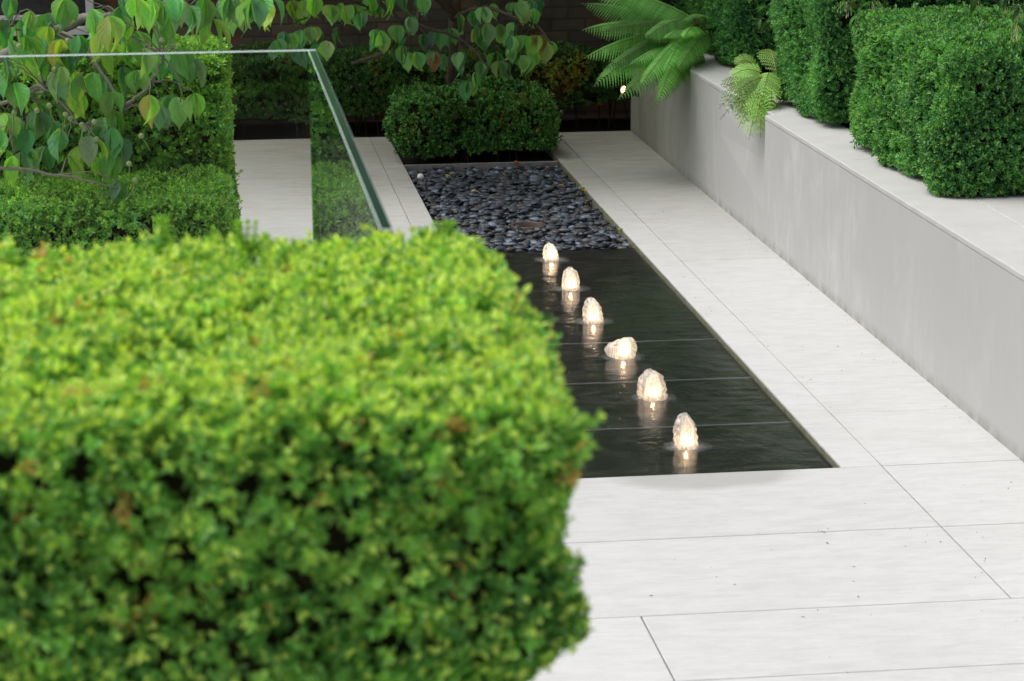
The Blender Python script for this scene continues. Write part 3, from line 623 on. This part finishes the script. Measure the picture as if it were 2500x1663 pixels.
limb([base, (-1.73, 8.3, .4), fork], .045, .034); limb([fork, (-1.15, 8.25, 1.05), hubs[0], hubs[1], hubs[2], px(520, -25, 8.1), hubs[6]], .024, .004)
limb([fork, (-1.2, 8.2, .95), hubs[4], px(160, 175, 8.1)], .014, .003); limb([hubs[0], hubs[10], px(285, 235, 8.1), hubs[3], px(270, 290, 8.05), px(300, 325, 8.05)], .008, .0035, .005)
limb([hubs[3], px(330, 240, 8.1), hubs[13], hubs[7], px(345, 120, 8.1)], .007, .0025, .005); limb([fork, (-1.1, 8.1, .75), px(-40, 420, 8.0), hubs[5], px(290, 460, 8.0)], .010, .002, .003)
limb([hubs[3], px(345, 262, 8.1), px(390, 290, 8.1)], .005, .002); limb([hubs[0], px(60, 75, 8.2), hubs[8]], .006, .002); limb([hubs[0], px(215, 100, 8.2), px(330, 90, 8.2), px(430, 180, 8.1), px(440, 250, 8.1)], .006, .002)
limb([hubs[4], hubs[9], hubs[11]], .006, .003, .005); limb([px(-40, 420, 8.0), hubs[12]], .005, .003)
limb([fork, (-1.7, 8.3, 1.5), (-1.5, 8.5, 2.4)], .03, .01)
_m = bpy.data.meshes.new('t'); bmt.to_mesh(_m); bm.from_mesh(_m); obj('trunk', bm, M['bark'], t)
bf_ = bmesh.new(); bmesh.ops.create_icosphere(bf_, subdivisions=2, radius=.0095)
for v in bf_.verts: v.co *= 1+random.uniform(-.05, .05)
tube(bf_, [(0, 0, -.005), (.004, 0, -.03), (.0, .006, -.055)], .0013, 5)
for f in bf_.faces: f.smooth = True
fo = obj('fruit', bf_, simple('green_fruit', (.20, .27, .10), .6, .3, 0, .3, 200), t, False)
base_t = Vector(t.matrix_basis.translation)
fr = [(120, 258), (35, 275), (160, 280), (172, 290), (230, 298), (200, 305), (205, 315), (133, 170), (90, 270), (345, 332), (395, 98), (165, 100), (315, 400), (235, 340), (47, 113), (330, 440)]
for i, (x, y) in enumerate(fr):
    o = fo if i == 0 else link(fo.copy(), t); o.location = px(x, y, r.uniform(7.86, 7.93))-base_t; o.rotation_euler = (r.uniform(-.5, .5), r.uniform(-.5, .5), r.uniform(0, 6))

# ---- back dogwood
t = thing('dogwood_tree', 'shaded dogwood tree hanging glossy leaves over the far end of the pebbles', 'tree', (1.52, 14.78, -.03))
S3 = 3.4847
lv = [(760, 120), (885, 90), (970, 60), (1060, 30), (968, 260), (1030, 180), (1110, 200), (1150, 230), (1230, 190), (1230, 20), (1290, 0), (1400, 70), (1450, -20), (1300, 300), (1230, 380), (1440, 410), (1530, 350), (1430, 300), (1300, 470), (1345, 480), (1110, 520), (1190, 530), (1080, 450), (655, 460), (745, 510), (790, 440), (960, 520), (900, 610), (800, 680), (850, 690), (585, 250), (470, 290), (240, 265), (150, 310), (215, 360), (285, 390), (345, 440), (395, 440), (45, 250), (90, 260), (360, 130), (690, 240), (20, -10), (60, 0), (450, -40), (480, -30), (300, -50), (200, -40), (560, 440), (1500, 380), (1370, 0), (1330, 60), (1200, 300), (1260, 400), (1000, 200), (920, 230)]
lv = [(900+x/S3, y/S3) for x, y in lv]+[(500+x/2.613, y/2.613) for x, y in ((800, 30), (860, 20), (920, 30), (1040, -10), (1080, -5), (680, 170), (620, 190), (500, 200), (770, 260), (730, 280), (850, 170), (1000, 80), (1310, 110), (1180, 0), (650, 0), (600, 300), (470, 250), (560, 210), (700, -20), (620, 40), (450, 280), (720, 190), (1100, 180), (560, 0), (1240, 160), (880, 40), (590, 60), (960, 30))]
bmt = bmesh.new(); hubs = [px(1010, 60, 13.4), px(1130, 100, 13.4), px(1300, 60, 13.2), px(1180, 20, 13.5), px(760, 40, 13.6), px(900, 20, 13.5), px(1350, 110, 13.1)]
pal2 = mulp([(.05, .17, .05), (.07, .22, .06), (.10, .28, .07), (.04, .14, .055), (.13, .31, .07)], (1.6, 1.3, 1.5))
P, D, L, Cc = [], [], [], []
for i, (x, y) in enumerate(lv):
    nd = px(x, y, r.uniform(12.9, 13.7)); hb = min(hubs, key=lambda q: (q-nd).length)
    if i % 2 == 0: tube(bmt, spline([hb, hb.lerp(nd, .5)+Vector((0, 0, .03)), nd], 4, .004), [.0035-.0003*j for j in range(9)], 5)
    for q in range(3 if i % 3 else 2):
        a_ = r.uniform(0, 6.28); P.append((nd+Vector((r.uniform(-.012, .012), 0, 0)))[:]); D.append((math.cos(a_)*.6, math.sin(a_)*.6-.2, r.uniform(-2.6, -1.0))); L.append(r.uniform(.09, .125))
        tone = r.choice(pal2); 
        if x < 960 and y < 20 or (x > 1260 and 60 < y < 130): tone = r.choice([(.15, .34, .06), (.20, .38, .08), (.10, .28, .06)])
        if (r.random() < .02): tone = (.22, .10, .04)
        Cc.append([c_*r.uniform(.8, 1.3) for c_ in tone])
for i in range(3600):     # crown above the frame: it shades the far corner
    a_ = r.uniform(0, 6.28); rad_ = r.uniform(0, 1)**.5; p_ = Vector((1.3+1.9*rad_*math.cos(a_), 14.0+1.5*rad_*math.sin(a_), 1.35+1.7*r.random()))
    if p_.z < 1.5 and p_.y < 13.2: continue
    a_ = r.uniform(0, 6.28); P.append(p_[:]); D.append((math.cos(a_), math.sin(a_), r.uniform(-1.6, -.2))); L.append(r.uniform(.08, .115)); Cc.append(r.choice(pal2))
P = np.array(P); D = np.array(D); L = np.array(L); Cc = np.array(Cc); n_ = len(P)
outn = unit(D*np.array([1, 1, 0])+np.array([0, -.3, .45])+rng.normal(size=(n_, 3))*.25)
obj('crown', broad_leaves('crown', P, D, outn, L, L*rng.uniform(.60, .74, n_), Cc, .25, .7, 3), M['cornus'], t)
bm = bmesh.new(); f0 = Vector((1.50, 14.6, .75))
limb([(1.52, 14.78, -.03), (1.50, 14.72, .3), f0], .045, .03, .008, 10); limb([f0, (1.3, 14.3, .95), hubs[0], px(930, 10, 13.3), px(900, -60, 13.2)], .022, .010, .008)
limb([hubs[0], px(930, 130, 13.6), px(860, 155, 13.7)], .018, .008, .006); limb([f0, hubs[3], hubs[2], hubs[6]], .014, .004); limb([f0, (1.6, 14.4, 1.6), (1.9, 14.1, 2.4)], .035, .012); limb([f0, (1.2, 14.5, 1.5), (.7, 14.3, 2.3)], .03, .01)
limb([px(930, 10, 13.3), hubs[5], hubs[4]], .01, .004); limb([hubs[0], hubs[1], px(1200, 170, 13.3)], .012, .004)
_m = bpy.data.meshes.new('t'); bmt.to_mesh(_m); bm.from_mesh(_m); obj('trunk', bm, M['darkbark'], t)

# ================================================================== FERNS
def frond(root, tip, sag, width, col, r, pin=30, sub=13, rise=.25, toothy=False):
    """returns lists of quads for one bipinnate frond curving from root to tip"""
    root, tip = Vector(root), Vector(tip); mid = root.lerp(tip, .45)+Vector((0, 0, rise))
    pts = []; m = 40
    for i in range(m+1):
        s_ = i/m; pts.append(root*(1-s_)**2+mid*2*s_*(1-s_)+tip*s_*s_)
    V, F, Cl = [], [], []
    def quad(a, b, c, d, cc): n0 = len(V); V.extend([a, b, c, d]); F.append((n0, n0+1, n0+2, n0+3)); Cl.extend([cc]*4)
    toviewer = Vector((-.15+r.uniform(-.4, .4), -.75, .65+r.uniform(-.3, .5))).normalized()
    for i in range(pin):
        s_ = .22+.78*i/pin; k_ = s_*m; j = min(int(k_), m-1); p_ = pts[j].lerp(pts[j+1], k_-j); tg = (pts[j+1]-pts[j]).normalized()
        up = (toviewer-tg*toviewer.dot(tg)).normalized(); sd_ = tg.cross(up).normalized()
        env = math.sin(math.pi*min(1, (s_*.92+.10))**1.15)**.75 if s_ < .98 else .15; env = max(env, .06); ln = width*.5*env*r.uniform(.9, 1.08)
        for sg in (-1, 1):
            ax = (sd_*sg*.86+tg*.48-up*.16).normalized(); per = (tg*.86-sd_*sg*.45).normalized(); nrm = ax.cross(per)
            shade = r.uniform(.8, 1.2); cc = [c_*shade for c_ in col]
            if not toothy:
                nb = 12; w0 = min(.0085, ln*.14)+.0012; prev = None
                for q in range(nb+1):
                    u0 = q/nb; c0 = p_+ax*(ln*u0)+tg*(ln*.22*u0*u0)-Vector((0, 0, ln*.42*u0*u0)); hw = w0*(1-u0**1.6)*(1.15 if q % 2 else .5)+.0003
                    cur = (c0-per*hw, c0+per*hw)
                    if prev: quad(prev[0], prev[1], cur[1], cur[0], [x*(.9+.25*u0) for x in cc])
                    prev = cur
                continue
            ns = max(3, int(sub*ln/(width*.5)))
            for q in range(ns):
                u0 = q/ns; b0 = p_+ax*(ln*u0)-Vector((0, 0, ln*.20*u0*u0)); wd = (ln/ns)*.86; lw = ln*(.19 if not toothy else .30)*(1-u0)**.6+.0022
                for s2 in (-1, 1):
                    e = per*s2*lw+ax*lw*.45; quad(b0, b0+ax*wd*.35+e*.65, b0+e+ax*wd*.3-Vector((0, 0, lw*.15)), b0+ax*wd, cc)
    bm_r = pts
    return V, F, Cl, bm_r
def fern(name, label, root, tips, width, col, toothy=False, rise=.22, pin=30, sub=13, scat=.05):
    t = thing(name, label, 'fern', root); V, F, Cl = [], [], []; bm = bmesh.new(); r = random.Random(len(tips))
    for tp_, wf in tips:
        jr = Vector(root)+Vector((r.uniform(-.03, .06), r.uniform(-scat, scat), r.uniform(-scat, scat)*.45)); cf_ = r.uniform(.4, 1.4); cc = [c_*cf_ for c_ in col]
        v, f, c_, pts = frond(jr, tp_, 0, width*wf, cc, r, pin, sub, rise*r.uniform(.75, 1.25), toothy)
        n0 = len(V); V += [q[:] for q in v]; F += [tuple(x+n0 for x in q) for q in f]; Cl += c_
        tube(bm, pts[::4]+[pts[-1]], [.0028-.00018*i for i in range(len(pts[::4])+1)], 5)
    obj('fronds', mesh_np('fronds', np.array(V), np.array(F), np.array(Cl)), M['fern'], t)
    obj('stalks', bm, simple('brown_stalk', (.14, .12, .04), .7), t)
    return t
def c4(x, y, Y): return px(1350+x/S3, y/S3, Y)
fern('fern', 'large bright green fern arching over the far end of the planter wall', c4(1270, 300, 13.5), [
    (c4(235, 260, 13.2), 1.0), (c4(375, 280, 13.0), .9), (c4(335, 745, 13.0), 1.1), (c4(250, 500, 13.3), 1.0), (c4(480, 100, 13.5), .9), (c4(780, 330, 13.1), .9), (c4(420, 620, 13.1), .9), (c4(640, 560, 12.9), .9), (c4(500, 650, 13.1), .9), (c4(545, 855, 12.8), 1.15), (c4(735, 740, 12.75), 1.0), (c4(885, 900, 12.7), .85), (c4(835, 935, 13.0), .75),
    (c4(945, 625, 12.8), .8), (c4(1060, 600, 12.75), .7), (c4(965, 330, 12.8), .8), (c4(230, 30, 13.5), .9), (c4(560, -60, 13.3), 1.0), (c4(1110, 330, 12.7), .6), (c4(1090, 190, 12.8), .5), (c4(300, -100, 13.4), 1.0)], .21, (.19, .46, .11), rise=.10, pin=36, sub=10, scat=.2)
fern('fern', 'smaller yellow-green fern spilling over the coping between two box cubes', px(1872, 196, 11.72), [
    (px(1755, 265, 11.45), 1.0), (px(1764, 216, 11.55), .9), (px(1793, 290, 11.4), 1.0), (px(1828, 342, 11.3), 1.0), (px(1856, 336, 11.25), .8), (px(1793, 160, 11.8), .6), (px(1803, 312, 11.35), .9), (px(1780, 190, 11.7), .8), (px(1835, 265, 11.35), 1.0), (px(1860, 250, 11.4), .8), (px(1800, 235, 11.5), 1.0), (px(1875, 120, 11.9), .8), (px(1845, 300, 11.3), .9), (px(1880, 270, 11.3), .6), (px(1758, 292, 11.45), .4)], .20, (.27, .46, .12), True, .09, 12, 8, .08)

# ================================================================== CLIMBER, background screen on the right
M['slat'] = simple('dark_stained_timber', (.02, .017, .015), .8, .2, 0, .4, 20)
t = thing('timber_fence', 'dark stained timber fence behind the box cubes at top right', 'fence', (4.5, 10, 0))
bm = bmesh.new()
for i in range(22): box(bm, 4.48, 4.50, 3, 15.75, .0+i*.15, .14+i*.15, .003)
obj('slats', bm, M['slat'], t)
bm = bmesh.new()
for i in range(8): bm = bmesh.new(); box(bm, 4.505, 4.58, 3+i*1.8, 3.08+i*1.8, 0, 3.35, .003); obj('post', bm, M['slat'], t)
def lance(name, label, root, clusters, parts=True, seed=0, blossoms=True):
    r = random.Random(seed); t = thing(name, label, 'shrub', root); bm = bmesh.new(); P, D, L, Cc = [], [], [], []; sh_ = simple('pale_seed_head', (.35, .42, .16), .6)
    for c_, m, ln in clusters:
        c_ = Vector(c_); tube(bm, spline([root, Vector(root).lerp(c_, .5)+Vector((0, 0, .12)), c_], 4, .004), [.005-.0004*j for j in range(9)], 5)
        for q in range(m):
            a_ = r.uniform(0, 6.28); P.append(c_[:]); D.append((math.cos(a_), math.sin(a_)*.8, r.uniform(-1.1, .25))); L.append(ln*r.uniform(.7, 1.15)); Cc.append([x*r.uniform(.7, 1.3) for x in r.choice([(.03, .12, .025), (.045, .17, .035), (.06, .17, .03)])])
        if blossoms:
            bb = bmesh.new()
            for q in range(9):
                p0 = c_+Vector((r.uniform(-.02, .03), r.uniform(-.02, .02), 0)); p1 = p0+Vector((r.uniform(-.03, .03), r.uniform(-.02, .02), -r.uniform(.02, .06)))
                tube(bb, [p0, p1, p1+Vector((0, 0, -.005)), p1+Vector((0, 0, -.012)), p1+Vector((0, 0, -.018))], [.0006, .0008, .0026, .0024, .0006], 5)
            obj('seed_head', bb, sh_, t)
    P = np.array(P); D = np.array(D); L = np.array(L); Cc = np.array(Cc); n_ = len(P)
    obj('leaves', broad_leaves('leaves', P, D, np.tile([0, -.2, 1.], (n_, 1))+rng.normal(size=(n_, 3))*.3, L, L*rng.uniform(.22, .32, n_), Cc, .2, .9, seed+4), M['cornus'], t)
    obj('stems', bm, M['darkbark'], t)
def s6(x, y, Y): return px(2000+x/4.714, y/4.714, Y)
lance('drooping_shrub', 'long leaved shrub with hanging seed heads at the right edge above the nearest box cube', (4.1, 9.2, .55), [(s6(2260, 260, 8.9), 4, .075), (s6(2350, 160, 9.1), 5, .08), (s6(2300, 60, 9.2), 4, .08), (s6(2100, -60, 9.2), 5, .08), (s6(2500, 100, 9.0), 6, .08), (s6(1800, -90, 9.5), 4, .09)], seed=3)
lance('drooping_shrub', 'long leaved shrub drooping between the nearest and middle box cubes', (4.1, 10.6, .55), [(s6(560, 130, 10.5), 4, .11), (s6(460, 190, 10.3), 3, .085), (s6(620, 20, 10.7), 4, .10), (s6(700, -40, 10.9), 5, .10), (s6(300, 20, 10.7), 4, .07)], seed=5)
lance('drooping_shrub', 'glossy leaved shrub sprig between the middle and farthest box cubes', (4.1, 12.6, .55), [(c4(1820, 180, 12.6), 4, .09), (c4(1760, 160, 12.5), 4, .075), (c4(1830, 60, 12.6), 4, .10), (c4(1900, -20, 12.7), 3, .10), (c4(1700, 240, 12.7), 2, .06)], seed=7, blossoms=False)
cl = []; rr_ = random.Random(9)
for i in range(260): cl.append(((rr_.uniform(4.05, 4.46), rr_.uniform(8.0, 15.6), rr_.uniform(.8, 3.2)), rr_.randint(3, 5), rr_.uniform(.08, .13)))
lance('climbing_plant', 'dark evergreen climber with strappy leaves covering the fence at top right', (4.44, 11.5, .5), cl, seed=11, blossoms=False)
# tall shade shrubs behind the ferns
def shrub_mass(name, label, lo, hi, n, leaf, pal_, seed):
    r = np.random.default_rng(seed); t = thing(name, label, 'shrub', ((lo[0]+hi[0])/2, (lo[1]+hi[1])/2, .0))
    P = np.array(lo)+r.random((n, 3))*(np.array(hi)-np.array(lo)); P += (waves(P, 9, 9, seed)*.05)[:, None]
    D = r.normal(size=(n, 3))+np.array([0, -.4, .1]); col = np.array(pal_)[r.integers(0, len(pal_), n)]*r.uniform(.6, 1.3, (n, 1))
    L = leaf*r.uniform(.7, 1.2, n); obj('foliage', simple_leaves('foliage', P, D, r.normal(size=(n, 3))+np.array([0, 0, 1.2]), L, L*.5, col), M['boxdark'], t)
    bm = bmesh.new()
    for i in range(14):
        x = random.uniform(lo[0]+.45, hi[0]); y = random.uniform(lo[1]+.3, hi[1]); tube(bm, spline([(x, y, .3), (x+random.uniform(-.1, .1), y, hi[2]*.5), (x+random.uniform(-.2, .2), y, hi[2]*.95)], 4, .01), .012, 6)
    obj('stems', bm, M['darkbark'], t)
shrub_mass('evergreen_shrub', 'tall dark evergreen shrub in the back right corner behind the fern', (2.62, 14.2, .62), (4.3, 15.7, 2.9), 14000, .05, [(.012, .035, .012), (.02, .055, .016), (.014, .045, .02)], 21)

# ================================================================== SPOTLIGHT in the back corner
lp = px(1528, 221, 14.62)
t = thing('garden_spotlight', 'small lit warm spotlight under the fern in the back corner', 'light', lp)
ax = Vector((-.80, -.48, .36)).normalized(); q_ = ax.to_track_quat('Z', 'Y').to_matrix().to_4x4()
b3 = lathe([(.001, -.07), (.018, -.07), (.022, -.06), (.023, .018), (.0255, .02), (.0255, .026), (.0225, .026), (.0225, .005)], 28); b3.transform(q_); obj('lamp_body', b3, M['metal_dark'], t, False)
b3 = lathe([(.0222, .018), (.015, .019), (.001, .020)], 28); b3.transform(q_); k = N('spot_glow'); obj('lens', b3, k.done(k.n('ShaderNodeEmission', Color=(1, .62, .26, 1), Strength=8.).outputs[0]), t, False)
bm = bmesh.new(); tube(bm, [-ax*.05, -ax*.05+Vector((.03, .02, -.01)), (2.622-lp.x, .05, -.03)], [.005, .005, .005], 8); tube(bm, [(2.612-lp.x, .05, -.03), (2.622-lp.x, .05, -.03)], .018, 16); obj('bracket', bm, M['metal_dark'], t, False)
ld = bpy.data.lights.new('spot_lamp', 'SPOT'); ld.spot_size = math.radians(110); ld.spot_blend = .8; ld.energy = 4.5; ld.color = (1, .55, .18); ld.shadow_soft_size = .02; lo_ = bpy.data.objects.new('spot_lamp', ld); link(lo_, t); lo_.location = ax*.035; lo_.rotation_euler = Vector((.80, -.45, -.38)).to_track_quat('Z', 'Y').to_euler()

# ================================================================== LITTER
M['litleaf'] = mat_leaf('fallen_leaf', .6, .2, .3)
def fallen(x, y, z, ln, col, label, rz, wid=.55):
    P = np.array([[0., 0, 0]]); D = np.array([[math.cos(rz), math.sin(rz), .12]]); me = broad_leaves('fallen_leaf', P, D, np.array([[0, 0, 1.]]), np.array([ln]), np.array([ln*wid]), np.array([col]), .3, .5, int(x*100))
    o = obj('fallen_leaf', me, M['litleaf']); o.location = (x, y, z); tag(o, label, 'leaf', 'fallen leaves on the pebbles and paving')
def g0(x, y, z=-.01):
    p_ = px(x, y, 1.); d = p_-Vector((0, 0, H)); return Vector((0, 0, H))+d*((z-H)/d.z)
for (x, y, ln, col, lab, rz) in ((1253, 403, .06, (.42, .16, .08), 'curled orange-brown leaf on the far edge of the pebbles', .1), (1090, 436, .045, (.45, .48, .08), 'yellow leaf lying on the pebbles near the left kerb', .9), (1101, 428, .03, (.5, .12, .07), 'tiny red leaf beside the yellow one on the pebbles', 2.2),
                                 (1413, 464, .05, (.42, .5, .10), 'yellow-green leaf on the pebbles by the right kerb', .2), (1420, 470, .045, (.42, .20, .07), 'brown leaf just in front of the yellow-green one by the right kerb', -.5), (1510, 565, .04, (.35, .42, .10), 'pale green leaf at the pebbles near corner under the right kerb', .8), (1150, 472, .055, (.48, .40, .33), 'pale dry twisted leaf in the middle of the pebbles', .3), (1360, 459, .05, (.40, .24, .20), 'pinkish dry leaf on the pebbles right of centre', -.2)):
    q = g0(x, y); fallen(q.x, q.y, q.z+.006, ln, col, lab, rz)
bm = bmesh.new(); bmesh.ops.create_icosphere(bm, subdivisions=3, radius=.024)
for v in bm.verts: v.co = Vector((v.co.x*.8, v.co.y*.6, v.co.z*.8))*(1+.08*math.sin(v.co.x*90)+.06*math.sin(v.co.y*120))
for f in bm.faces: f.smooth = True
o = obj('white_stone', bm, simple('white_stone', (.72, .66, .62), .7, .3, 0, .15, 60)); q = g0(1026, 433); o.location = (q.x, q.y, -.008); tag(o, 'single pinkish white stone at the left edge of the black pebbles', 'stone')
# scattered specks of debris: uncountable
bm = bmesh.new(); rr_ = random.Random(3)
def bit(x, y, s_, ratio=.35):
    a_ = rr_.uniform(0, 3.14); vs = []
    for k_ in range(5):
        b_ = 2*math.pi*k_/5; u_, v_ = math.cos(b_)*s_, math.sin(b_)*s_*ratio*rr_.uniform(.6, 1.4); vs.append(bm.verts.new((x+u_*math.cos(a_)-v_*math.sin(a_), y+u_*math.sin(a_)+v_*math.cos(a_), .0016+rr_.uniform(0, .001))))
    top = bm.verts.new((x, y, .0035))
    for k_ in range(5): bm.faces.new((vs[k_], vs[(k_+1) % 5], top))
for x, y in ((1730, 1285), (2005, 1307), (2012, 1309), (1998, 1305), (2020, 1335), (2022, 1300), (2085, 1393), (2084, 1430), (2095, 1466), (1794, 1437), (2210, 1343), (2296, 1332), (2405, 1373), (1996, 1500), (1960, 1516), (2222, 1300), (1590, 1464)):
    q = g0(x, y); bit(q.x, q.y, rr_.uniform(.003, .007), rr_.uniform(.15, .4))
for i in range(260):
    x = rr_.choice([rr_.uniform(1.2, 2.6), rr_.uniform(2.03, 2.6), rr_.uniform(2.56, 2.615)]); y = rr_.uniform(5.6, 14.8)
    if x < 2.03 and y > 7.45: continue
    bit(x, y, rr_.uniform(.0012, .0034)*(1 if rr_.random() < .94 else 2), rr_.uniform(.2, .8))
for i in range(70): bit(rr_.uniform(.3, 1.11), rr_.uniform(10, 14.8), rr_.uniform(.002, .006))
tag(obj('litter', bm, simple('dark_litter', (.06, .05, .035), .9, .1)), 'tiny dark specks and plant crumbs scattered on the pale paving', 'debris', kind='stuff')
